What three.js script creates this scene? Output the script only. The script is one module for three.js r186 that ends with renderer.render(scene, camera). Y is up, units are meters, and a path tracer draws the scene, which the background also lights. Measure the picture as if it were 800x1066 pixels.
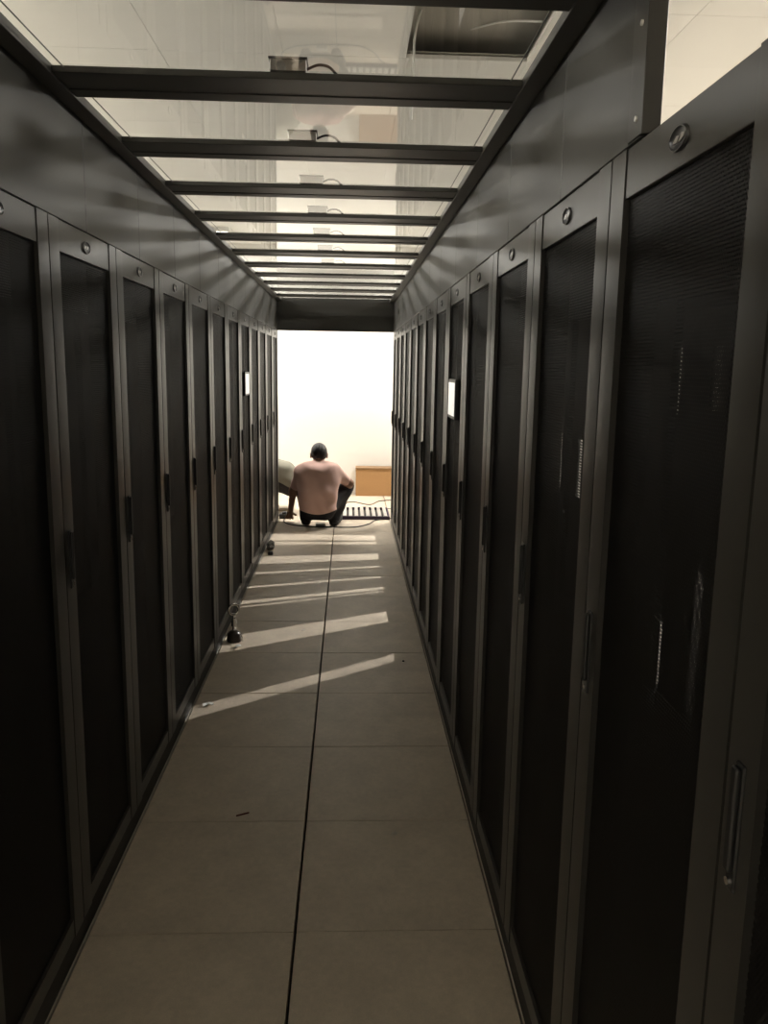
import * as THREE from 'three';
import { RoundedBoxGeometry } from 'three/addons/geometries/RoundedBoxGeometry.js';
import { mergeGeometries } from 'three/addons/utils/BufferGeometryUtils.js';
import { MarchingCubes } from 'three/addons/objects/MarchingCubes.js';
import { RectAreaLightUniformsLib } from 'three/addons/lights/RectAreaLightUniformsLib.js';
RectAreaLightUniformsLib.init();

// ---------------------------------------------------------------- camera, light, exposure
const scene = new THREE.Scene();
scene.background = new THREE.Color(0x000000);
const camera = new THREE.PerspectiveCamera(63.8, 800 / 1066, 0.05, 60);
camera.position.set(0.1457, 1.6355, 0);
camera.rotation.set(-0.1734, -0.04416, 0.01604, 'YXZ');
const renderer = new THREE.WebGLRenderer();
renderer.toneMapping = THREE.LinearToneMapping;
renderer.toneMappingExposure = 1.0;
renderer.shadowMap.enabled = true;

const CEIL = 3.135;                       // suspended ceiling of the machine room
const WARM = new THREE.Color().setRGB(1.0, 0.96, 0.90);
const PANEL_LIGHT = 225;                   // radiance of the ceiling light panels
const FAR_LIGHT = 110;                     // the two panels in the bright space beyond the aisle
const FLOOD_LIGHT = 390;                  // flood lamp in the neighbouring aisle, seen as stripes on the floor
// [x, z, radiance, label]
const ceilingPanels = [
  [-2.65, -2.6, PANEL_LIGHT, 'white ceiling light panel over the left side aisle, nearer one'],
  [-2.65, -6.2, PANEL_LIGHT, 'white ceiling light panel over the left side aisle, farther one'],
  [2.75, -2.6, PANEL_LIGHT, 'white ceiling light panel over the right side aisle, nearer one'],
  [2.75, -5.6, PANEL_LIGHT, 'white ceiling light panel over the right side aisle, farther one'],
  [-1.5, -9.8, FAR_LIGHT, 'white ceiling light panel beyond the aisle end, left one'],
  [1.5, -9.8, FAR_LIGHT, 'white ceiling light panel beyond the aisle end, right one'],
];
const floodAt = new THREE.Vector3(4.83, 2.75, -7.8), floodAim = new THREE.Vector3(0.4, 0.3, -6.2);

// ---------------------------------------------------------------- helpers
let seed = 7;
const rnd = () => { seed = (seed * 1664525 + 1013904223) >>> 0; return seed / 4294967296; };
const taken = new Map();
function numbered(n) { const k = taken.get(n) || 0; taken.set(n, k + 1); return k ? `${n}_${String(k).padStart(3, '0')}` : n; }
const C = (r, g, b) => new THREE.Color().setRGB(r, g, b);
const std = (o) => new THREE.MeshStandardMaterial(o);
function bx(x0, x1, y0, y1, z0, z1) {
  const g = new THREE.BoxGeometry(Math.abs(x1 - x0), Math.abs(y1 - y0), Math.abs(z1 - z0));
  g.translate((x0 + x1) / 2, (y0 + y1) / 2, (z0 + z1) / 2); return g;
}
function rbx(x0, x1, y0, y1, z0, z1, r = 0.004, s = 2) {
  const g = new RoundedBoxGeometry(x1 - x0, y1 - y0, z1 - z0, s, r);
  g.translate((x0 + x1) / 2, (y0 + y1) / 2, (z0 + z1) / 2); return g;
}
function cyl(r0, r1, h, x, y, z, n = 20) { const g = new THREE.CylinderGeometry(r1, r0, h, n); g.translate(x, y + h / 2, z); return g; }
function tube(points, r, n = 40, m = 6) {
  return new THREE.TubeGeometry(new THREE.CatmullRomCurve3(points.map((p) => new THREE.Vector3(...p))), n, r, m);
}
const plain = (g) => { const q = g.index ? g.toNonIndexed() : g; for (const k of Object.keys(q.attributes)) if (!['position', 'normal', 'uv'].includes(k)) q.deleteAttribute(k); return q; };
function merged(list) { return list.length === 1 ? list[0] : mergeGeometries(list.map(plain)); }
function mesh(name, geo, mat, parent) {
  const m = new THREE.Mesh(Array.isArray(geo) ? merged(geo) : geo, mat);
  m.name = parent ? name : numbered(name); m.castShadow = m.receiveShadow = true; (parent || scene).add(m); return m;
}
function tag(o, label, category, group) { o.userData.label = label; o.userData.category = category; if (group) o.userData.group = group; return o; }
function thing(name, label, category, group) { const g = new THREE.Group(); g.name = numbered(name); scene.add(g); return tag(g, label, category, group); }
function struct(name, geo, mat) { const m = mesh(name, geo, mat); m.userData.kind = 'structure'; return m; }
function structGroup(name) { const g = new THREE.Group(); g.name = name; g.userData.kind = 'structure'; scene.add(g); return g; }

// value noise textures: grain and stains of the material only
function noiseTexture(size, octaves, lo, hi, tint, srgb, sd) {
  let s = sd; const r = () => { s = (s * 1664525 + 1013904223) >>> 0; return s / 4294967296; };
  const acc = new Float32Array(size * size); let norm = 0;
  for (const [cells, amp] of octaves) {
    const g = new Float32Array(cells * cells).map(() => r()); norm += amp;
    for (let y = 0; y < size; y++) for (let x = 0; x < size; x++) {
      const u = x / size * cells, v = y / size * cells, i = Math.floor(u), j = Math.floor(v);
      const a = u - i, b = v - j, p = a * a * (3 - 2 * a), q = b * b * (3 - 2 * b), i1 = (i + 1) % cells, j1 = (j + 1) % cells;
      acc[y * size + x] += amp * ((g[j * cells + i] * (1 - p) + g[j * cells + i1] * p) * (1 - q) + (g[j1 * cells + i] * (1 - p) + g[j1 * cells + i1] * p) * q);
    }
  }
  const d = new Uint8Array(size * size * 4);
  for (let k = 0; k < size * size; k++) {
    const v = lo + (hi - lo) * acc[k] / norm;
    for (let c = 0; c < 3; c++) d[k * 4 + c] = Math.max(0, Math.min(255, Math.round(255 * v * tint[c])));
    d[k * 4 + 3] = 255;
  }
  const t = new THREE.DataTexture(d, size, size); t.magFilter = THREE.LinearFilter; t.minFilter = THREE.LinearFilter;
  t.wrapS = t.wrapT = THREE.RepeatWrapping; if (srgb) t.colorSpace = THREE.SRGBColorSpace; t.needsUpdate = true; return t;
}

// ---------------------------------------------------------------- materials
const M = {};
M.wall = std({ color: C(0.80, 0.785, 0.735), roughness: 0.85, bumpMap: noiseTexture(256, [[32, 1], [128, 1]], 0, 1, [1, 1, 1], false, 3), bumpScale: 0.0008 });
M.ceiling = [0, 1, 2].map((k) => std({ color: C(0.80 - 0.012 * k, 0.78 - 0.012 * k, 0.74 - 0.012 * k), roughness: 0.55 }));
M.plenum = std({ color: C(0.50, 0.47, 0.41), roughness: 0.95 });
M.subfloor = std({ color: C(0.03, 0.027, 0.022), roughness: 0.95 });
M.tile = [11, 12, 13, 14].map((k) => std({
  map: noiseTexture(512, [[3, 1.1], [9, 0.9], [40, 0.7], [256, 0.9]], 0.72, 0.90, [1.0, 0.93, 0.83], true, k),
  roughness: 0.5, bumpMap: noiseTexture(256, [[64, 1], [256, 1]], 0, 1, [1, 1, 1], false, k + 40), bumpScale: 0.0003,
}));
M.sidefloor = std({ color: C(0.46, 0.42, 0.35), roughness: 0.6 });
M.paint = std({ color: C(0.034, 0.032, 0.028), roughness: 0.34 });            // black powder coat
M.panel = std({ color: C(0.033, 0.032, 0.027), roughness: 0.42 });            // dark grey steel of the canopy
M.inside = std({ color: C(0.02, 0.019, 0.018), roughness: 0.6 });
M.handle = std({ color: C(0.010, 0.010, 0.010), roughness: 0.4 });
M.chrome = std({ color: C(0.75, 0.74, 0.72), roughness: 0.18, metalness: 1 });
M.badge = std({ color: C(0.06, 0.06, 0.06), roughness: 0.3, metalness: 0.4 });
M.badgeMark = std({ color: C(0.42, 0.40, 0.38), roughness: 0.35, metalness: 0.7 });
M.whitePaint = std({ color: C(0.80, 0.79, 0.75), roughness: 0.45 });
M.glass = new THREE.MeshPhysicalMaterial({ color: C(0.97, 0.98, 0.96), roughness: 0.02, transmission: 1, thickness: 0, ior: 1.5 });
M.screen = std({ color: C(0.05, 0.05, 0.05), roughness: 0.25, emissive: C(0.62, 0.60, 0.54), emissiveIntensity: 1 });
M.ledFace = std({ color: C(0.9, 0.9, 0.88), roughness: 0.5, emissive: C(1.0, 0.95, 0.86), emissiveIntensity: 3 });
{ // perforated sheet: round holes on a staggered grid, 6.5 mm apart
  const w = 32, h = 56, d = new Uint8Array(w * h * 4), R = 32 * 0.37;
  for (let y = 0; y < h; y++) for (let x = 0; x < w; x++) {
    let hole = false;
    for (const [cx, cy] of [[16, 14], [0, 42], [32, 42]]) { const u = x + 0.5 - cx, v = y + 0.5 - cy; if (u * u + v * v < R * R) hole = true; }
    const k = (y * w + x) * 4, c = hole ? 0 : 255; d[k] = d[k + 1] = d[k + 2] = c; d[k + 3] = 255;
  }
  const t = new THREE.DataTexture(d, w, h); t.magFilter = t.minFilter = THREE.LinearFilter; t.wrapS = t.wrapT = THREE.RepeatWrapping;
  t.repeat.set(0.452 / 0.0065, 1.802 / 0.01138); t.needsUpdate = true;
  M.perforated = new THREE.MeshPhysicalMaterial({ color: C(0.010, 0.009, 0.008), roughness: 0.55, specularIntensity: 0.5, alphaMap: t, alphaTest: 0.5, side: THREE.DoubleSide });
}

// ---------------------------------------------------------------- room shell
const XL = -3.5, XR = 6.6, ZB = -10.75, ZF = 2.0, TOP = 3.62;
struct('wall_left', bx(XL - 0.12, XL, -0.2, TOP, ZB - 0.12, ZF + 0.12), M.wall);
struct('wall_right', bx(XR, XR + 0.12, -0.2, TOP, ZB - 0.12, ZF + 0.12), M.wall);
struct('wall_far', bx(XL, XR, -0.2, TOP, ZB - 0.12, ZB), M.wall);
struct('wall_near', bx(XL, XR, -0.2, TOP, ZF, ZF + 0.12), M.wall);
{ // floor: 600 mm raised-floor panels, a wide seam down the middle of the aisle
  const floor = structGroup('floor');
  mesh('subfloor', bx(XL - 0.12, XR + 0.12, -0.25, -0.045, ZB - 0.12, ZF + 0.12), M.subfloor, floor);
  const z0 = -2.175;
  const tileShape = (gx) => rbx(-0.3 + gx, 0.3 - gx, -0.045, 0, -0.2982, 0.2982, 0.0018, 1);
  const tg = tileShape(0.004);
  const rows = []; for (let k = -3; k <= 14; k++) rows.push(z0 - 0.6 * k - 0.3);
  let n = 0;
  for (const zc of rows) for (const xc of zc < -8.6 ? [-0.9, -0.3, 0.3, 0.9] : [-0.3, 0.3]) {
    if (zc - 0.3 < ZB) continue;
    const t = mesh('floor_tile', tg, M.tile[Math.floor(rnd() * 4)], floor);
    if (n) t.name = `floor_tile_${String(n).padStart(3, '0')}`; n++;
    t.position.set(xc, (rnd() - 0.5) * 0.0012, zc); t.rotation.y = rnd() < 0.5 ? Math.PI : 0;
  }
  const zs = z0 - 0.6 * 11 + 0.0, last = z0 - 0.6 * 14;
  mesh('side_floor', [bx(XL - 0.12, -0.602, -0.045, -0.001, zs, ZF + 0.12), bx(0.602, XR + 0.12, -0.045, -0.001, zs, ZF + 0.12),
    bx(XL - 0.12, -1.202, -0.045, -0.001, ZB - 0.1, zs - 0.004), bx(1.202, XR + 0.12, -0.045, -0.001, ZB - 0.1, zs - 0.004),
    bx(-0.6, 0.6, -0.045, -0.001, z0 + 1.802, ZF + 0.1), bx(-1.2, 1.2, -0.045, -0.001, ZB - 0.1, last - 0.003)], M.sidefloor, floor);
}
{ // suspended ceiling: 600 mm panels with fine joints, one panel missing
  const ceiling = structGroup('ceiling');
  const X0 = -2.59, Z0 = -1.955, tg = rbx(-0.2993, 0.2993, 0, 0.02, -0.2993, 0.2993, 0.0008, 1);
  let n = 0;
  for (let j = 0; j < 15; j++) for (let i = 0; i < 10; i++) {
    if (i === 5 && j === 3) continue;
    const t = mesh('ceiling_tile', tg, M.ceiling[Math.floor(rnd() * 3)], ceiling);
    if (n) t.name = `ceiling_tile_${String(n).padStart(3, '0')}`; n++;
    t.position.set(X0 + 0.6 * i + 0.3, CEIL + (rnd() - 0.5) * 0.001, Z0 - 0.6 * j - 0.3);
  }
  mesh('ceiling_edge', [bx(XL - 0.1, XR + 0.1, CEIL, CEIL + 0.02, Z0 + 0.001, ZF + 0.1), bx(XL - 0.1, X0 - 0.001, CEIL, CEIL + 0.02, ZB - 0.1, Z0), bx(X0 + 6.001, XR + 0.1, CEIL, CEIL + 0.02, ZB - 0.1, Z0)], M.ceiling[0], ceiling);
  mesh('ceiling_backing', [bx(XL, XR, CEIL + 0.03, CEIL + 0.035, -3.75, ZF), bx(XL, XR, CEIL + 0.03, CEIL + 0.035, ZB, -4.36), bx(XL, 0.405, CEIL + 0.03, CEIL + 0.035, -4.36, -3.75), bx(1.015, XR, CEIL + 0.03, CEIL + 0.035, -4.36, -3.75)], M.plenum, ceiling);
  mesh('concrete_slab', bx(XL - 0.12, XR + 0.12, CEIL + 0.12, TOP + 0.15, ZB - 0.12, ZF + 0.12), M.plenum, ceiling);
  const rod = mesh('hanger_rod', tube([[0.72, CEIL + 0.12, -4.30], [0.85, CEIL + 0.10, -4.15], [0.99, CEIL + 0.03, -3.95]], 0.005, 12), M.whitePaint, ceiling);
}

// ---------------------------------------------------------------- ceiling lights and the flood lamp
for (const [x, z, L, label] of ceilingPanels) {
  const t = thing('ceiling_light', label, 'light', 'ceiling light panels'); t.position.set(x, CEIL, z);
  mesh('housing', [bx(-0.31, 0.31, -0.05, 0, -0.31, -0.29), bx(-0.31, 0.31, -0.05, 0, 0.29, 0.31), bx(-0.31, -0.29, -0.05, 0, -0.29, 0.29), bx(0.29, 0.31, -0.05, 0, -0.29, 0.29), bx(-0.29, 0.29, -0.02, 0, -0.29, 0.29)], M.whitePaint, t);
  mesh('lamp_diffuser', bx(-0.288, 0.288, -0.045, -0.021, -0.288, 0.288), M.ledFace, t);
  const l = new THREE.RectAreaLight(WARM, L, 0.57, 0.57); l.position.set(0, -0.052, 0); l.rotation.x = -Math.PI / 2; t.add(l); l.name = 'lamp_light';
}
{
  const t = thing('flood_lamp', 'small black flood lamp hung under the ceiling of the right side aisle', 'lamp');
  const dir = floodAim.clone().sub(floodAt).normalize();
  const head = mesh('lamp_head', new THREE.LatheGeometry([[0.02, -0.16], [0.06, -0.14], [0.075, -0.05], [0.09, 0], [0.082, 0], [0.068, -0.05], [0.03, -0.075], [0, -0.075]].map((p) => new THREE.Vector2(...p)), 28), M.handle, t);
  head.quaternion.setFromUnitVectors(new THREE.Vector3(0, 1, 0), dir); head.position.copy(floodAt).addScaledVector(dir, 0.0);
  const b = mesh('lamp_bulb', new THREE.SphereGeometry(0.022, 16, 12), std({ color: C(1, 1, 1), emissive: C(1, 0.95, 0.86), emissiveIntensity: 8 }), t);
  b.position.copy(floodAt).addScaledVector(dir, -0.045);
  mesh('stem', tube([[floodAt.x - dir.x * 0.12, floodAt.y - dir.y * 0.12, floodAt.z - dir.z * 0.12], [floodAt.x + 0.06, floodAt.y + 0.2, floodAt.z], [floodAt.x + 0.06, CEIL, floodAt.z]], 0.012, 16), M.handle, t);
  const s = new THREE.SpotLight(C(1, 0.97, 0.93), FLOOD_LIGHT, 0, THREE.MathUtils.degToRad(30), 0.35, 2);
  s.position.copy(floodAt).addScaledVector(dir, 0.01); s.target.position.copy(floodAim); s.castShadow = true; s.shadow.radius = 0.45; s.name = 'lamp_light';
  scene.add(s, s.target);
}

// ---------------------------------------------------------------- server racks
const STILE_IN = 0.226, DOOR_W = 0.2965;
function stileShape(x0, x1, y0, y1) {       // softly crowned door stile, extruded upward
  const s = new THREE.Shape(), n = 10, c = (x0 + x1) / 2, h = (x1 - x0) / 2, sag = 0.0005;
  s.moveTo(x0, 0.036); s.lineTo(x1, 0.036);
  for (let k = 0; k <= n; k++) { const u = 1 - 2 * k / n; s.lineTo(c + h * u, 0.0006 + sag * u * u); }
  const g = new THREE.ExtrudeGeometry(s, { depth: y1 - y0, bevelEnabled: false }); g.rotateX(-Math.PI / 2); g.scale(1, 1, 1);
  g.translate(0, y0, 0);                    // after the turn shape y -> -z, so the crown faces +z
  const p = g.attributes.position, nn = g.attributes.normal;
  for (let i = 0; i < p.count; i++) {       // smooth normals over the crown
    const u = (p.getX(i) - c) / h, z = p.getZ(i);
    if (Math.abs(nn.getY(i)) < 0.5 && z > -0.0045 && nn.getZ(i) > 0.2) { const d = 2 * sag * u / h, l = Math.hypot(d, 1); nn.setXYZ(i, d / l, 0, 1 / l); }
  }
  return g;
}
const G = {};
G.posts = [[-1, 0], [1, 0], [-1, 1], [1, 1]].map(([s, b]) => bx(s * 0.299, s * 0.262, 0.07, 1.972, b ? -1.06 : -0.085, b ? -1.1 : -0.045));
G.topPanel = rbx(-0.2995, 0.2995, 1.972, 2.0, -1.1, -0.038, 0.003, 1);
G.base = merged([bx(-0.2995, 0.2995, 0.0, 0.062, -1.1, -0.006), bx(-0.2995, 0.2995, 0.062, 0.07, -1.1, -0.045)]);
G.door = merged([stileShape(-DOOR_W, -STILE_IN, 0.066, 1.998), stileShape(STILE_IN, DOOR_W, 0.066, 1.998), rbx(-STILE_IN, STILE_IN, 1.918, 1.998, -0.036, -0.0035, 0.002, 1), rbx(-STILE_IN, STILE_IN, 0.066, 0.12, -0.036, -0.0035, 0.002, 1)]);
G.mesh = merged([0, 1, 2].map((k) => new THREE.PlaneGeometry(0.452, 1.802).translate(0, 1.019, -0.012 - 0.0008 * k)));   // 1.6 mm sheet
G.handle = merged([rbx(-0.011, 0.011, -0.08, 0.08, -0.004, 0.003, 0.003, 2), rbx(-0.0075, 0.0075, -0.055, 0.076, 0.001, 0.010, 0.004, 3)]).translate(-0.262, 1.115, 0.0);
{ const k = new THREE.CylinderGeometry(0.005, 0.005, 0.008, 14); k.rotateX(Math.PI / 2); k.translate(-0.262, 1.047, 0.002); G.key = k; }
{ // oval badge: raised rim, dished field, small wing-like mark
  const b = new THREE.LatheGeometry([[0, 0.001], [0.036, 0.001], [0.040, 0.0045], [0.0435, 0.0045], [0.0455, 0]].map((p) => new THREE.Vector2(...p)), 36);
  b.rotateX(Math.PI / 2); b.scale(0.72, 0.38, 1); b.translate(0, 1.957, -0.0036); G.badge = b;
  const wing = (pts, z) => { const s = new THREE.Shape(pts.map((p) => new THREE.Vector2(...p))); return new THREE.ExtrudeGeometry(s, { depth: 0.0016, bevelEnabled: false }).scale(0.75, 0.75, 1).translate(0, 1.957, z); };
  G.badgeMark = merged([wing([[-0.029, -0.004], [-0.012, 0.007], [0.002, 0.004], [-0.008, -0.006]], -0.0026), wing([[0.0, -0.007], [0.012, 0.008], [0.027, 0.005], [0.024, -0.001], [0.012, -0.005]], -0.0026)]);
}
G.rear = bx(-0.2985, 0.2985, 0.06, 1.975, -1.115, -1.1);
G.side = bx(0.2995, 0.3045, 0.02, 1.99, -1.1, -0.02);
const ORD = ['nearest', 'second', 'third', 'fourth', 'fifth', 'sixth', 'seventh', 'eighth', 'ninth', 'tenth', 'eleventh', 'twelfth', 'thirteenth', 'fourteenth', 'fifteenth'];

function makeRack() {
  const r = new THREE.Group();
  for (const g of G.posts) mesh('post', g, M.inside, r); mesh('top_panel', G.topPanel, M.paint, r); mesh('base', G.base, M.inside, r);
  const d = mesh('door', G.door, M.paint, r);
  const p = mesh('perforated_sheet', G.mesh, M.perforated, d); p.userData.label = 'black perforated door sheet';
  mesh('handle', G.handle, M.handle, d); mesh('key_cylinder', G.key, M.chrome, d);
  const b = mesh('badge', G.badge, M.badge, r); b.userData.label = 'small oval badge'; mesh('badge_mark', G.badgeMark, M.badgeMark, b);
  return r;
}
const rackProto = makeRack();
// openings between the rear blanking plates of the right row (distance from the camera along the aisle)
const rearAt = (f) => f + (1.1 / 4.23) * (7.803 - f);
const slots = [[4.566, 4.706], [5.278, 5.521], [5.983, 6.02], [6.050, 6.127], [6.385, 6.432], [6.713, 6.762], [6.98, 7.201], [7.575, 7.674], [7.737, 7.964]].map(([a, b]) => [rearAt(a), rearAt(b)]);
const vents = [[3.38, 3.53, 0.08, 0.78], [3.84, 3.95, 0.08, 0.42], [3.40, 3.52, 1.47, 1.75], [3.85, 3.95, 1.44, 1.75]];   // covered with perforated sheet
const openings = [...slots.map(([a, b]) => [a, b, 0.79, 1.19]), ...vents];
function rearPlates(near) {                 // rear of one right-hand rack; local +x points to the camera end
  const a = near + 0.0015, b = near + 0.5985, X = (d) => near + 0.3 - d, mine = openings.filter(([s, e]) => e > a && s < b), out = [];
  const ys = [...new Set([0.06, 1.975, ...mine.flatMap((o) => [o[2], o[3]])])].sort((p, q) => p - q);
  for (let k = 0; k + 1 < ys.length; k++) {
    const m = (ys[k] + ys[k + 1]) / 2; let from = a;
    for (const [s, e] of mine.filter((o) => o[2] < m && o[3] > m).sort((p, q) => p[0] - q[0])) { if (s > from) out.push(bx(X(from), X(s), ys[k], ys[k + 1], -1.115, -1.1)); from = Math.max(from, e); }
    if (from < b) out.push(bx(X(from), X(b), ys[k], ys[k + 1], -1.115, -1.1));
  }
  return out;
}
function display(rack) {
  const u = mesh('display', [rbx(-0.118, 0.118, 1.422, 1.592, -0.012, 0.009, 0.004, 2)], M.handle, rack); u.userData.label = 'black wall tablet with lit white screen';
  mesh('screen', bx(-0.104, 0.104, 1.436, 1.578, 0.0085, 0.0102), M.screen, u);
}
function rackRow(side, first, count, screenAt) {
  for (let k = 0; k < count; k++) {
    const near = first + 0.6 * k, r = rackProto.clone();
    r.name = numbered('server_rack'); scene.add(r);
    r.position.set(side * 0.6, 0, -(near + 0.3)); r.rotation.y = -side * Math.PI / 2;
    const where = side < 0 ? 'left' : 'right';
    tag(r, k === screenAt ? `black server rack in ${where} row with a white screen on its mesh door`
      : k === count - 1 ? `black server rack at the far end of ${where} row, ${side < 0 ? 'beside the bent-over person' : 'beside the metal grille panel'}`
        : `black mesh-door server rack, ${ORD[k]} from the camera in ${where} row`, 'server rack', `server racks of the ${where} row`);
    mesh('rear_panel', side < 0 ? G.rear : rearPlates(near), M.inside, r);
    if (side > 0) for (const [a, b, y0, y1] of vents.filter((v) => v[0] > near && v[1] < near + 0.6)) {
      const g = merged([0, 0.0008, 0.0016].map((d) => new THREE.PlaneGeometry(b - a, y1 - y0).translate(0, 0, d))), uv = g.attributes.uv;
      for (let i = 0; i < uv.count; i++) uv.setXY(i, uv.getX(i) * (b - a) / 0.452, uv.getY(i) * (y1 - y0) / 1.802);
      mesh('vent_sheet', g.translate(near + 0.3 - (a + b) / 2, (y0 + y1) / 2, -1.108), M.perforated, r);
    }
    if (k === screenAt) display(r);
    // left row turns local +x to the far end, right row turns it to the near end
    if (k === 0 || k === count - 1) {
      const outer = (k === 0) === (side > 0) ? 1 : -1;
      const s = mesh('side_panel', G.side, M.paint, r); if (outer < 0) s.position.x = -0.604;
    }
  }
}
rackRow(1, 0.3, 14, 5);
rackRow(-1, 0.955, 13, 8);

// ---------------------------------------------------------------- cold aisle canopy
{
  const t = thing('aisle_canopy', 'dark steel canopy with glass roof panels and cross beams over the aisle', 'canopy');
  const Y = 2.3, END0 = 1.36, END1 = 8.72, seams = [END0];
  for (let z = 1.86; z < 8.5; z += 0.6) seams.push(z); seams.push(END1);
  for (const s of [-1, 1]) for (let k = 0; k + 1 < seams.length; k++)
    mesh('side_panel', rbx(Math.min(s * 0.6, s * 0.62), Math.max(s * 0.6, s * 0.62), 2.0, Y + 0.02, -seams[k + 1] + 0.0012, -seams[k] - 0.0012, 0.0015, 1), M.panel, t);
  for (const s of [-1, 1]) {
    mesh('rail', [rbx(Math.min(s * 0.552, s * 0.6), Math.max(s * 0.552, s * 0.6), Y - 0.004, Y + 0.02, -END1, -END0, 0.002, 1), bx(s * 0.6, s * 0.64, Y + 0.02, Y + 0.04, -END1, -END0)], M.panel, t);
    const post = mesh('end_post', rbx(Math.min(s * 0.597, s * 0.628), Math.max(s * 0.597, s * 0.628), 2.002, Y + 0.06, -END0 - 0.055, -END0 + 0.012, 0.002, 1), M.paint, t);
    for (const y of [2.03, 2.17]) { const g = new THREE.CylinderGeometry(0.0045, 0.0045, 0.004, 12); g.rotateZ(Math.PI / 2); g.translate(s * 0.596, y, -END0 - 0.012); mesh('screw', g, M.whitePaint, post); }
  }
  const lo = []; for (let k = -1; k <= 10; k++) lo.push(2.27 + 0.6 * k);
  for (const z of lo) mesh('beam', [rbx(-0.553, 0.553, Y, Y + 0.016, -z, -z + 0.059, 0.002, 1), rbx(-0.553, 0.553, Y + 0.002, Y + 0.016, -z + 0.061, -z + 0.121, 0.002, 1), rbx(-0.553, 0.553, Y, Y + 0.016, -z + 0.123, -z + 0.182, 0.002, 1)], M.panel, t);
  mesh('beam', bx(-0.6, 0.6, Y - 0.02, Y + 0.04, -END0 - 0.05, -END0), M.panel, t);
  const bays = [[END0 + 0.05, lo[0] - 0.182]]; for (let k = 0; k + 1 < lo.length; k++) bays.push([lo[k], lo[k + 1] - 0.182]); bays.push([lo[lo.length - 1], END1 - 0.05]);
  for (const [a, b] of bays) { const g = new THREE.PlaneGeometry(1.104, b - a + 0.012).rotateX(-Math.PI / 2).translate(0, Y + 0.010, -(a + b) / 2); const p = mesh('glass_pane', g, M.glass, t); p.userData.label = 'clear glass roof panel'; }
  for (const s of [-1, 1]) mesh('seal', bays.map(([a, b]) => bx(s * 0.522, s * 0.5245, Y + 0.0105, Y + 0.0125, -b, -a)), M.handle, t);
  mesh('header_panel', rbx(-0.6, 0.6, 2.0, Y + 0.03, -END1 - 0.012, -END1 + 0.012, 0.002, 1), M.panel, t);
  // lock boxes on the front edge of the beams, each with its lead
  const which = ['nearest', 'second', 'third', 'fourth', 'fifth', 'sixth', 'seventh'];
  for (let k = 1; k <= 7; k++) {
    const z = -lo[k] + 0.160, b = thing('lock_box', `small grey metal lock box with black lead on the ${which[k - 1]} visible roof beam`, 'lock', 'lock boxes on the roof beams');
    b.position.set(-0.004, Y + 0.016, z);
    mesh('housing', [rbx(-0.043, 0.043, 0, 0.026, -0.03, 0.03, 0.003, 2)], std({ color: C(0.20, 0.19, 0.175), roughness: 0.4, metalness: 0.5 }), b);
    mesh('lid', [rbx(-0.046, 0.046, 0.026, 0.031, -0.033, 0.033, 0.002, 1)], M.panel, b);
    mesh('lead', tube([[0.043, 0.014, 0], [0.07, 0.021, 0.01], [0.095, 0.017, 0.012], [0.115, 0.003, 0.0]], 0.0035, 20), M.handle, b);
  }
}
{ // thin cable let down from the missing ceiling panel, with a tag
  const t = thing('hanging_cable', 'thin pale cable hanging from the missing ceiling panel, seen through glass', 'cable');
  mesh('cable', tube([[0.46, CEIL + 0.12, -4.1], [0.435, CEIL + 0.02, -4.1], [0.43, 2.95, -4.09], [0.425, 2.78, -4.1]], 0.006, 30), M.whitePaint, t);
  const s = new THREE.Shape([[0, 0], [-0.045, -0.01], [-0.006, 0.13]].map((p) => new THREE.Vector2(...p)));
  mesh('tag', new THREE.ExtrudeGeometry(s, { depth: 0.004, bevelEnabled: false }).translate(0.425, 2.95, -4.1), M.whitePaint, t);
}

// ---------------------------------------------------------------- people
const V = (a) => new THREE.Vector3(...a);
function capsule(a, b, ra, rb) {            // signed distance to a tapered capsule
  const A = V(a), d = V(b).sub(A), l2 = d.lengthSq() || 1e-9;
  return (x, y, z) => { const px = x - A.x, py = y - A.y, pz = z - A.z; let t = (px * d.x + py * d.y + pz * d.z) / l2; t = t < 0 ? 0 : t > 1 ? 1 : t; return Math.hypot(px - d.x * t, py - d.y * t, pz - d.z * t) - (ra + (rb - ra) * t); };
}
const ellipsoid = (c, r) => (x, y, z) => { const u = (x - c[0]) / r[0], v = (y - c[1]) / r[1], w = (z - c[2]) / r[2], k = Math.hypot(u, v, w); return (k - 1) * Math.min(...r); };
function blend(fs, k) {
  return (x, y, z) => { let d = 1e3; for (const f of fs) { const e = f(x, y, z), h = Math.max(k - Math.abs(d - e), 0) / k; d = Math.min(d, e) - h * h * k * 0.25; } return d; };
}
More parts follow.
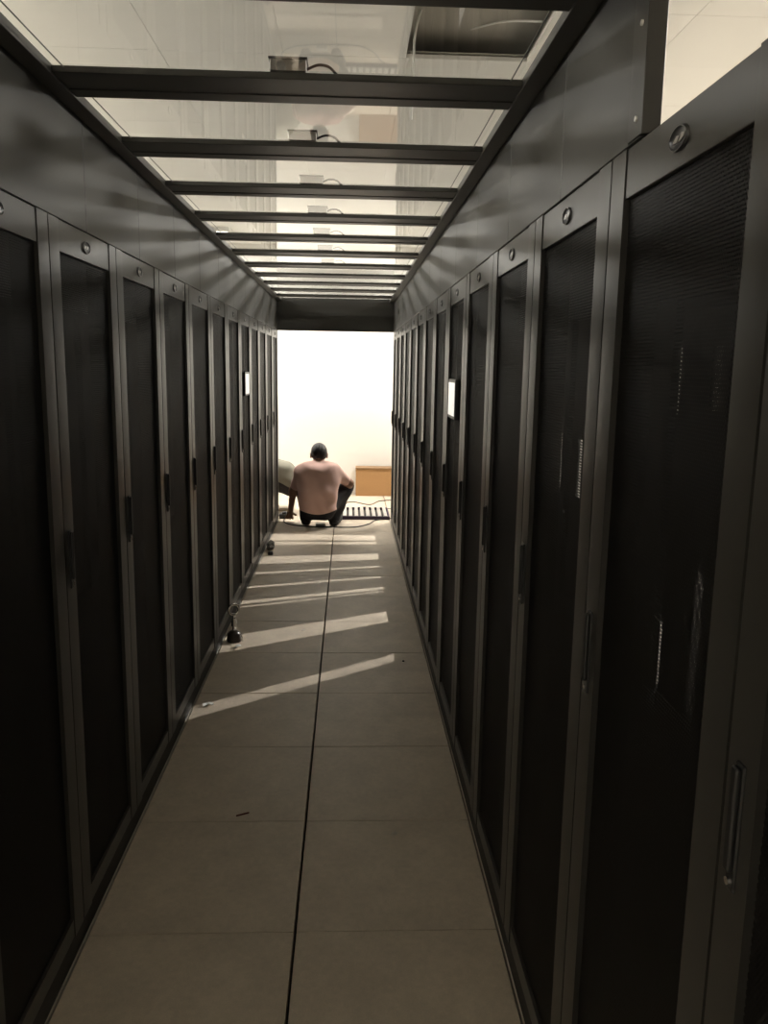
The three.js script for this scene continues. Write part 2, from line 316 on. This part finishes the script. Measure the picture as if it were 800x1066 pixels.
function sdfGeometry(f, lo, hi, cell) {
  const size = Math.max(hi[0] - lo[0], hi[1] - lo[1], hi[2] - lo[2]) + 6 * cell, res = Math.ceil(size / cell), half = res / 2;
  const c = [0, 1, 2].map((k) => (lo[k] + hi[k]) / 2), mc = new MarchingCubes(res, new THREE.MeshBasicMaterial(), false, false, 120000);
  mc.isolation = 0; const h = cell;
  for (let k = 0; k < res; k++) for (let j = 0; j < res; j++) for (let i = 0; i < res; i++)
    mc.field[k * res * res + j * res + i] = -f(c[0] + (i - half) * h, c[1] + (j - half) * h, c[2] + (k - half) * h);
  mc.update();
  const n = mc.count, pos = new Float32Array(n * 3), nor = new Float32Array(n * 3), e = 0.002;
  for (let i = 0; i < n; i++) {
    const x = c[0] + mc.positionArray[i * 3] * half * h, y = c[1] + mc.positionArray[i * 3 + 1] * half * h, z = c[2] + mc.positionArray[i * 3 + 2] * half * h;
    pos.set([x, y, z], i * 3);
    const g = V([f(x + e, y, z) - f(x - e, y, z), f(x, y + e, z) - f(x, y - e, z), f(x, y, z + e) - f(x, y, z - e)]).normalize(); nor.set([g.x, g.y, g.z], i * 3);
  }
  const geo = new THREE.BufferGeometry(); geo.setAttribute('position', new THREE.BufferAttribute(pos, 3)); geo.setAttribute('normal', new THREE.BufferAttribute(nor, 3));
  geo.setAttribute('uv', new THREE.BufferAttribute(new Float32Array(n * 2), 2)); return geo;
}
const lerp3 = (a, b, t) => a.map((v, i) => v + (b[i] - v) * t);
function hand(wrist, dir, side, out) {      // palm and five fingers, the thumb leaving the side of the palm
  const d = V(dir).normalize(), u = V(side).normalize(), nrm = d.clone().cross(u).normalize(), w = V(wrist);
  const P = (a, b, c) => w.clone().addScaledVector(d, a).addScaledVector(u, b).addScaledVector(nrm, c).toArray();
  for (const b of [-0.024, 0, 0.024]) out.push(capsule(P(0, b * 0.6, 0), P(0.085, b, 0), 0.017, 0.015));
  const L = [0.062, 0.075, 0.07, 0.055];
  [-0.034, -0.0115, 0.0115, 0.034].forEach((b, i) => { const a = P(0.085, b, 0), m = P(0.085 + L[i] * 0.55, b * 1.08, 0.008), t = P(0.085 + L[i] * 0.95, b * 1.1, 0.03); out.push(capsule(a, m, 0.010, 0.009), capsule(m, t, 0.009, 0.0075)); });
  const m = P(0.065, -0.062, 0.018), t = P(0.092, -0.07, 0.035); out.push(capsule(P(0.025, -0.026, 0.005), m, 0.014, 0.011), capsule(m, t, 0.011, 0.009));
}
function person(label, J, col) {
  const root = thing('person', label, 'person');
  const skin = std({ color: col.skin, roughness: 0.6 }), shirt = new THREE.MeshPhysicalMaterial({ color: col.shirt, roughness: 0.9, sheen: 0.3, sheenColor: col.shirt }), cloth = std({ color: col.trousers, roughness: 0.9 }), hair = std({ color: C(0.016, 0.013, 0.011), roughness: 0.6 }), shoe = std({ color: C(0.02, 0.02, 0.021), roughness: 0.6 });
  const S = [-1, 1], add = (p, dx, dy = 0, dz = 0) => [p[0] + dx, p[1] + dy, p[2] + dz];
  const chest = (g) => [capsule(add(J.pelvis, -0.06), add(J.waist, -0.055), 0.095 + g, 0.095 + g), capsule(add(J.pelvis, 0.06), add(J.waist, 0.055), 0.095 + g, 0.095 + g),
    capsule(add(J.waist, -0.055), add(J.chest, -0.085), 0.095 + g, 0.108 + g), capsule(add(J.waist, 0.055), add(J.chest, 0.085), 0.095 + g, 0.108 + g),
    capsule(lerp3(J.neck, J.shoulder[0], 0.85), lerp3(J.neck, J.shoulder[1], 0.85), 0.058 + g, 0.058 + g), capsule(J.chest, J.neck, 0.10 + g, 0.055 + g * 0.6)];
  // ---- body: one continuous skin
  const b = [...chest(0), capsule(J.neck, lerp3(J.neck, J.head, 0.75), 0.052, 0.05)];
  S.forEach((s, i) => {
    b.push(capsule(J.shoulder[i], J.elbow[i], 0.05, 0.04), capsule(J.elbow[i], J.wrist[i], 0.039, 0.026));
    b.push(capsule(J.hip[i], J.knee[i], 0.085, 0.056), capsule(J.knee[i], J.ankle[i], 0.053, 0.038), capsule(J.ankle[i], J.toe[i], 0.036, 0.026));
  });
  const bodyF = blend(b, 0.045);
  const all = [J.pelvis, J.waist, J.chest, J.neck, ...J.shoulder, ...J.elbow, ...J.wrist, ...J.hip, ...J.knee, ...J.ankle, ...J.toe];
  const lo = [0, 1, 2].map((k) => Math.min(...all.map((p) => p[k])) - 0.13), hi = [0, 1, 2].map((k) => Math.max(...all.map((p) => p[k])) + 0.13);
  const parts = [sdfGeometry(bodyF, lo, hi, 0.0125)];
  // head with face, ears
  const H = J.head, f = V(J.look).normalize(), up0 = V([0, 1, 0]), rt = f.clone().cross(up0).normalize(), up = rt.clone().cross(f).normalize();
  const Q = (a, c, d) => V(H).addScaledVector(rt, a).addScaledVector(up, c).addScaledVector(f, d).toArray();
  const headF = blend([ellipsoid(Q(0, 0.03, -0.01), [0.078, 0.09, 0.092]), capsule(Q(0, -0.02, 0.03), Q(0, -0.075, 0.052), 0.062, 0.036), capsule(Q(0, 0.012, 0.085), Q(0, -0.022, 0.105), 0.009, 0.013), capsule(Q(-0.02, -0.052, 0.088), Q(0.02, -0.052, 0.088), 0.006, 0.006),
    capsule(Q(-0.033, 0.02, 0.078), Q(0.033, 0.02, 0.078), 0.011, 0.011), capsule(Q(-0.08, 0.012, -0.004), Q(-0.084, -0.022, 0.0), 0.014, 0.009), capsule(Q(0.08, 0.012, -0.004), Q(0.084, -0.022, 0.0), 0.014, 0.009), capsule(Q(0, -0.05, -0.03), lerp3(J.neck, H, 0.3), 0.052, 0.052)], 0.02);
  parts.push(sdfGeometry(headF, [H[0] - 0.15, H[1] - 0.17, H[2] - 0.16], [H[0] + 0.15, H[1] + 0.15, H[2] + 0.16], 0.0045));
  S.forEach((s, i) => { const hf = []; hand(J.wrist[i], J.handDir[i], J.handSide[i], hf); const w = J.wrist[i]; parts.push(sdfGeometry(blend(hf, 0.008), [w[0] - 0.17, w[1] - 0.17, w[2] - 0.17], [w[0] + 0.17, w[1] + 0.17, w[2] + 0.17], 0.004)); });
  mesh('body', merged(parts), skin, root);
  // ---- clothes
  const sl = []; S.forEach((s, i) => { const e = lerp3(J.shoulder[i], J.elbow[i], J.sleeve); sl.push(capsule(J.shoulder[i], e, 0.064, 0.054)); });
  const loose = S.map((s) => capsule(add(J.pelvis, s * 0.062, 0.01), add(J.chest, s * 0.085), 0.124, 0.137));
  const torsoF = blend([...chest(0.016), ...loose, ...sl], 0.06);
  const ax = V(J.chest).sub(V(J.pelvis)).normalize(), hem = V(J.pelvis).addScaledVector(ax, -0.07), nk = V(J.head).sub(V(J.neck)).normalize();
  const fold = (x, y, z) => 0.0035 * Math.sin(26 * y + 9 * x + 3 * Math.sin(14 * x)) * Math.sin(11 * x + 7 * z + 2) + 0.003 * Math.sin(40 * (y + 0.6 * x));
  const shirtF = (x, y, z) => { let d = torsoF(x, y, z) + fold(x, y, z); d = Math.max(d, 1.5 * x * x - (ax.x * (x - hem.x) + ax.y * (y - hem.y) + ax.z * (z - hem.z))); d = Math.max(d, nk.x * (x - J.neck[0]) + nk.y * (y - J.neck[1]) + nk.z * (z - J.neck[2]) - 0.028); return d; };
  mesh('shirt', sdfGeometry(shirtF, lo, hi, 0.0105), shirt, root);
  const tr = [capsule(add(J.pelvis, -0.065, -0.012), add(J.pelvis, 0.065, -0.012), 0.112, 0.112)];
  S.forEach((s, i) => tr.push(capsule(J.hip[i], J.knee[i], 0.099, 0.071), capsule(J.knee[i], add(J.ankle[i], 0, -0.012, 0.012), 0.069, 0.064)));
  const trF = blend(tr, 0.04);
  mesh('trousers', sdfGeometry((x, y, z) => trF(x, y, z) + 0.003 * Math.sin(34 * y + 20 * x), lo, hi, 0.0115), cloth, root);
  const sh = blend(S.flatMap((s, i) => [capsule(add(J.ankle[i], -0.012, -0.048, 0.045), add(J.toe[i], -0.014), 0.037, 0.034), capsule(add(J.ankle[i], 0.012, -0.048, 0.045), add(J.toe[i], 0.014), 0.037, 0.034), capsule(J.ankle[i], add(J.ankle[i], 0, -0.04, 0.03), 0.044, 0.042)]), 0.02);
  mesh('shoes', sdfGeometry((x, y, z) => Math.max(sh(x, y, z), 0.002 - y), lo, hi, 0.009), shoe, root);
  const hairF = (x, y, z) => { const p = V([x, y, z]).sub(V(H)); const a = p.dot(f), c = p.dot(up); let d = blend([ellipsoid(Q(0, 0.036, -0.014), [0.085, 0.094, 0.098]), ellipsoid(Q(0, -0.01, -0.045), [0.074, 0.07, 0.06])], 0.03)(x, y, z); d += 0.0015 * Math.sin(160 * x) * Math.sin(140 * z + 120 * y); return Math.max(d, a - 0.055 + Math.max(0, -c + 0.05) * 0.9, -0.07 - c); };
  mesh('hair', sdfGeometry(hairF, [H[0] - 0.12, H[1] - 0.13, H[2] - 0.13], [H[0] + 0.12, H[1] + 0.15, H[2] + 0.13], 0.0055), hair, root);
  return root;
}
{ // crouching, seen from behind; local -z looks down the room
  const p = person('person in a salmon shirt and dark trousers crouching at the aisle end', {
    pelvis: [0, 0.19, 0.13], waist: [0, 0.36, 0.13], chest: [0, 0.52, 0.05], neck: [0.0, 0.635, -0.02], head: [0.005, 0.722, -0.06], look: [0.0, -0.5, -1],
    shoulder: [[-0.18, 0.545, 0.0], [0.18, 0.545, 0.0]], elbow: [[-0.265, 0.345, -0.06], [0.325, 0.425, -0.10]], wrist: [[-0.295, 0.125, -0.03], [0.16, 0.40, -0.30]], sleeve: 0.75,
    handDir: [[-0.15, -0.75, -0.65], [-0.7, -0.4, -0.6]], handSide: [[-1, 0.1, 0.1], [0.3, 0.5, -0.6]],
    hip: [[-0.09, 0.20, 0.12], [0.09, 0.20, 0.12]], knee: [[-0.19, 0.44, -0.24], [0.30, 0.385, -0.17]], ankle: [[-0.125, 0.085, 0.0], [0.165, 0.085, 0.02]], toe: [[-0.15, 0.038, -0.19], [0.21, 0.038, -0.17]],
  }, { skin: C(0.33, 0.19, 0.125), shirt: C(0.86, 0.57, 0.49), trousers: C(0.022, 0.021, 0.024) });
  p.position.set(-0.17, 0, -8.55);
  const q = person('person in a grey shirt bending behind the far end of the left rack row', {
    pelvis: [0, 0.32, 0.25], waist: [0, 0.45, 0.16], chest: [0, 0.50, -0.05], neck: [0.0, 0.53, -0.26], head: [0, 0.54, -0.38], look: [0, -0.9, -0.6],
    shoulder: [[-0.18, 0.49, -0.20], [0.18, 0.49, -0.20]], elbow: [[-0.22, 0.28, -0.28], [0.22, 0.28, -0.28]], wrist: [[-0.16, 0.13, -0.42], [0.16, 0.13, -0.42]], sleeve: 0.8,
    handDir: [[0.1, -0.5, -0.8], [-0.1, -0.5, -0.8]], handSide: [[-1, 0, 0], [-1, 0, 0]],
    hip: [[-0.09, 0.31, 0.22], [0.09, 0.31, 0.22]], knee: [[-0.19, 0.42, -0.26], [0.19, 0.42, -0.26]], ankle: [[-0.13, 0.085, 0.0], [0.13, 0.085, 0.0]], toe: [[-0.15, 0.038, -0.18], [0.15, 0.038, -0.18]],
  }, { skin: C(0.33, 0.19, 0.125), shirt: C(0.24, 0.23, 0.18), trousers: C(0.03, 0.028, 0.027) });
  q.position.set(-0.74, 0, -9.3); q.rotation.y = Math.PI / 2;
}

// ---------------------------------------------------------------- things at the far end
{
  const t = thing('cardboard_box', 'long brown cardboard box on the floor against the white far wall', 'box'); t.position.set(0.84, 0, -10.62);
  const board = std({ map: noiseTexture(256, [[4, 1], [64, 0.6], [256, 0.6]], 0.93, 1.0, [0.69, 0.53, 0.35], true, 91), roughness: 0.85 });
  mesh('carton', [rbx(-0.6, 0.6, 0, 0.352, -0.11, 0.11, 0.004, 1)], board, t);
  mesh('lid', [bx(-0.604, 0.604, 0.352, 0.366, -0.114, 0.118)], std({ color: C(0.25, 0.15, 0.075), roughness: 0.85 }), t);
}
{ // ventilation grille panel lying on the floor
  const t = thing('floor_grille', 'slatted metal floor grille panel lying right of the crouching person', 'grille'); t.position.set(0.30, 0, -9.13);
  const alu = std({ color: C(0.62, 0.60, 0.57), roughness: 0.35, metalness: 0.6 }), edge = std({ color: C(0.035, 0.02, 0.05), roughness: 0.6 });
  mesh('frame', [bx(-0.3, 0.3, 0.0, 0.036, 0.285, 0.3), bx(-0.3, 0.3, 0.0, 0.036, -0.3, -0.285), bx(-0.3, -0.285, 0, 0.036, -0.285, 0.285), bx(0.285, 0.3, 0, 0.036, -0.285, 0.285)], edge, t);
  mesh('backing', bx(-0.285, 0.285, 0.002, 0.008, -0.285, 0.285), std({ color: C(0.06, 0.055, 0.05), roughness: 0.7 }), t);
  const g = rbx(-0.019, 0.019, 0.008, 0.043, -0.284, 0.284, 0.004, 1);
  for (let k = 0; k < 9; k++) { const s = mesh('slat', g, alu, t); s.position.x = -0.256 + k * 0.064; if (k) s.name = `slat_${String(k).padStart(3, '0')}`; }
}
tag(mesh('power_cable', tube([[-0.545, 0.006, -8.80], [-0.53, 0.006, -8.62], [-0.42, 0.006, -8.46], [-0.2, 0.006, -8.385], [0.0, 0.006, -8.37], [0.22, 0.006, -8.385], [0.36, 0.006, -8.55], [0.45, 0.006, -8.78], [0.62, 0.006, -8.9]], 0.006, 80), M.handle), 'black cable curving on the floor in front of the crouching person', 'cable');
{
  const lead = std({ color: C(0.10, 0.07, 0.05), roughness: 0.6 });
  tag(mesh('power_cable', tube([[0.05, 0.006, -9.85], [0.2, 0.006, -10.0], [0.4, 0.006, -9.8], [0.55, 0.006, -10.1], [0.9, 0.006, -10.2]], 0.006, 60), lead), 'thin dark cable winding over the bright floor before the cardboard box', 'cable');
  tag(mesh('power_cable', tube([[0.12, 0.006, -9.52], [0.35, 0.006, -9.62], [0.55, 0.006, -9.50], [0.75, 0.006, -9.6], [0.95, 0.006, -9.58]], 0.0045, 60), lead), 'thin brown cable looping on the bright floor behind the grille panel', 'cable');
}
tag(mesh('paper_pack', [rbx(-0.05, 0.05, 0, 0.032, -0.03, 0.03, 0.004, 1)], M.whitePaint), 'small white packet between the shoes of the crouching person', 'packet').position.set(-0.14, 0, -8.43);
{ // tool under the left hand
  const t = thing('power_tool', 'black hand tool on the floor under the left hand of the crouching person', 'tool'); t.position.set(-0.555, 0, -8.90);
  mesh('housing', [rbx(-0.05, 0.06, 0, 0.055, -0.07, 0.06, 0.018, 3), rbx(-0.02, 0.03, 0.04, 0.075, -0.03, 0.05, 0.012, 2)], M.handle, t);
  const k = new THREE.CylinderGeometry(0.012, 0.016, 0.07, 14); k.rotateZ(1.4); k.translate(-0.08, 0.03, 0.02); mesh('collar', k, M.chrome, t);
}
{ // lifted floor panel leaning by the left row end
  const t = tag(mesh('floor_panel', [rbx(-0.3, 0.3, 0, 0.034, -0.3, 0.3, 0.003, 1)], M.tile[1]), 'lifted floor panel lying skewed beside the end of the left rack row', 'floor panel');
  t.position.set(-0.80, 0.001, -9.62); t.rotation.y = 0.06;
}
{ // chrome lifting tool standing by the left racks
  const t = thing('suction_lifter', 'small chrome tool with ring top and dark round foot standing by left racks', 'tool'); t.position.set(-0.535, 0, -4.78);
  mesh('foot', new THREE.LatheGeometry([[0, 0], [0.042, 0], [0.044, 0.008], [0.040, 0.05], [0.026, 0.064], [0.012, 0.07], [0, 0.07]].map((p) => new THREE.Vector2(...p)), 28), std({ color: C(0.022, 0.014, 0.009), roughness: 0.3 }), t);
  mesh('stem', [cyl(0.010, 0.008, 0.03, 0, 0.068, 0), cyl(0.017, 0.015, 0.05, 0, 0.096, 0), cyl(0.008, 0.010, 0.02, 0, 0.145, 0)], M.chrome, t);
  const g = new THREE.TorusGeometry(0.031, 0.0075, 10, 28); g.rotateY(0.5); g.translate(0, 0.197, 0); mesh('ring', g, M.chrome, t);
  mesh('clip', tube([[0.038, 0.05, 0.02], [0.048, 0.03, 0.02], [0.052, 0.005, 0.018]], 0.005, 10), M.chrome, t);
}
{ // crumpled cloth
  const g = new THREE.IcosahedronGeometry(0.07, 4), p = g.attributes.position;
  for (let i = 0; i < p.count; i++) { const x = p.getX(i), y = p.getY(i), z = p.getZ(i), k = 1 + 0.22 * Math.sin(60 * x + 20 * z) * Math.sin(55 * y + 1) + 0.15 * Math.sin(90 * z + 30 * x); p.setXYZ(i, x * k * 0.45, Math.max(-0.036, y * k * 0.5), z * k * 1.5); }
  g.computeVertexNormals(); g.translate(0, 0.036, 0);
  const m = tag(mesh('crumpled_rag', g, std({ color: C(0.13, 0.12, 0.10), roughness: 0.95 })), 'crumpled dark grey rag on the floor at the foot of left racks', 'rag'); m.position.set(-0.552, 0, -7.32);
  const b = tag(mesh('bottle_cap', new THREE.LatheGeometry([[0, 0], [0.022, 0], [0.024, 0.006], [0.021, 0.028], [0.017, 0.03], [0, 0.03]].map((q) => new THREE.Vector2(...q)), 20), M.handle), 'small black cap on the floor just before the grey rag', 'cap'); b.position.set(-0.535, 0, -7.10);
}
// ---------------------------------------------------------------- litter on the aisle floor
function scrap(name, label, x, z, s, color, turn) {
  const g = new THREE.PlaneGeometry(s, s * 0.6, 4, 3).rotateX(-Math.PI / 2), p = g.attributes.position;
  for (let i = 0; i < p.count; i++) p.setY(i, 0.003 + 0.25 * s * rnd());
  g.computeVertexNormals(); const m = tag(mesh(name, g, std({ color, roughness: 0.8, side: THREE.DoubleSide })), label, 'litter'); m.position.set(x, 0, z); m.rotation.y = turn;
}
scrap('paper_scrap', 'crumpled white paper scrap at the left end of the nearest light stripe', -0.53, -3.82, 0.05, C(0.75, 0.74, 0.7), 0.4);
scrap('paper_scrap', 'white paper scrap on the floor just before the chrome ring tool', -0.50, -4.66, 0.05, C(0.75, 0.74, 0.7), 1.2);
scrap('paper_scrap', 'tiny white paper speck on the second light stripe', -0.13, -4.98, 0.018, C(0.8, 0.79, 0.75), 0.2);
scrap('paper_scrap', 'pale paper speck on the floor near the right racks', 0.32, -2.68, 0.028, C(0.55, 0.5, 0.42), 0.8);
{ const g = new THREE.CapsuleGeometry(0.003, 0.045, 4, 8); g.rotateZ(Math.PI / 2); g.translate(0, 0.003, 0); const m = tag(mesh('wood_splinter', g, std({ color: C(0.14, 0.035, 0.02), roughness: 0.8 })), 'tiny reddish splinter on the near left floor panel', 'litter'); m.position.set(-0.235, 0, -2.82); m.rotation.y = 0.45; }
{ const g = new THREE.SphereGeometry(0.007, 10, 8); g.scale(1, 0.6, 1); g.translate(0, 0.004, 0); const m = tag(mesh('pebble', g, M.handle), 'tiny black crumb on the floor right of the nearest light stripe', 'litter'); m.position.set(0.465, 0, -4.43); }

renderer.render(scene, camera);
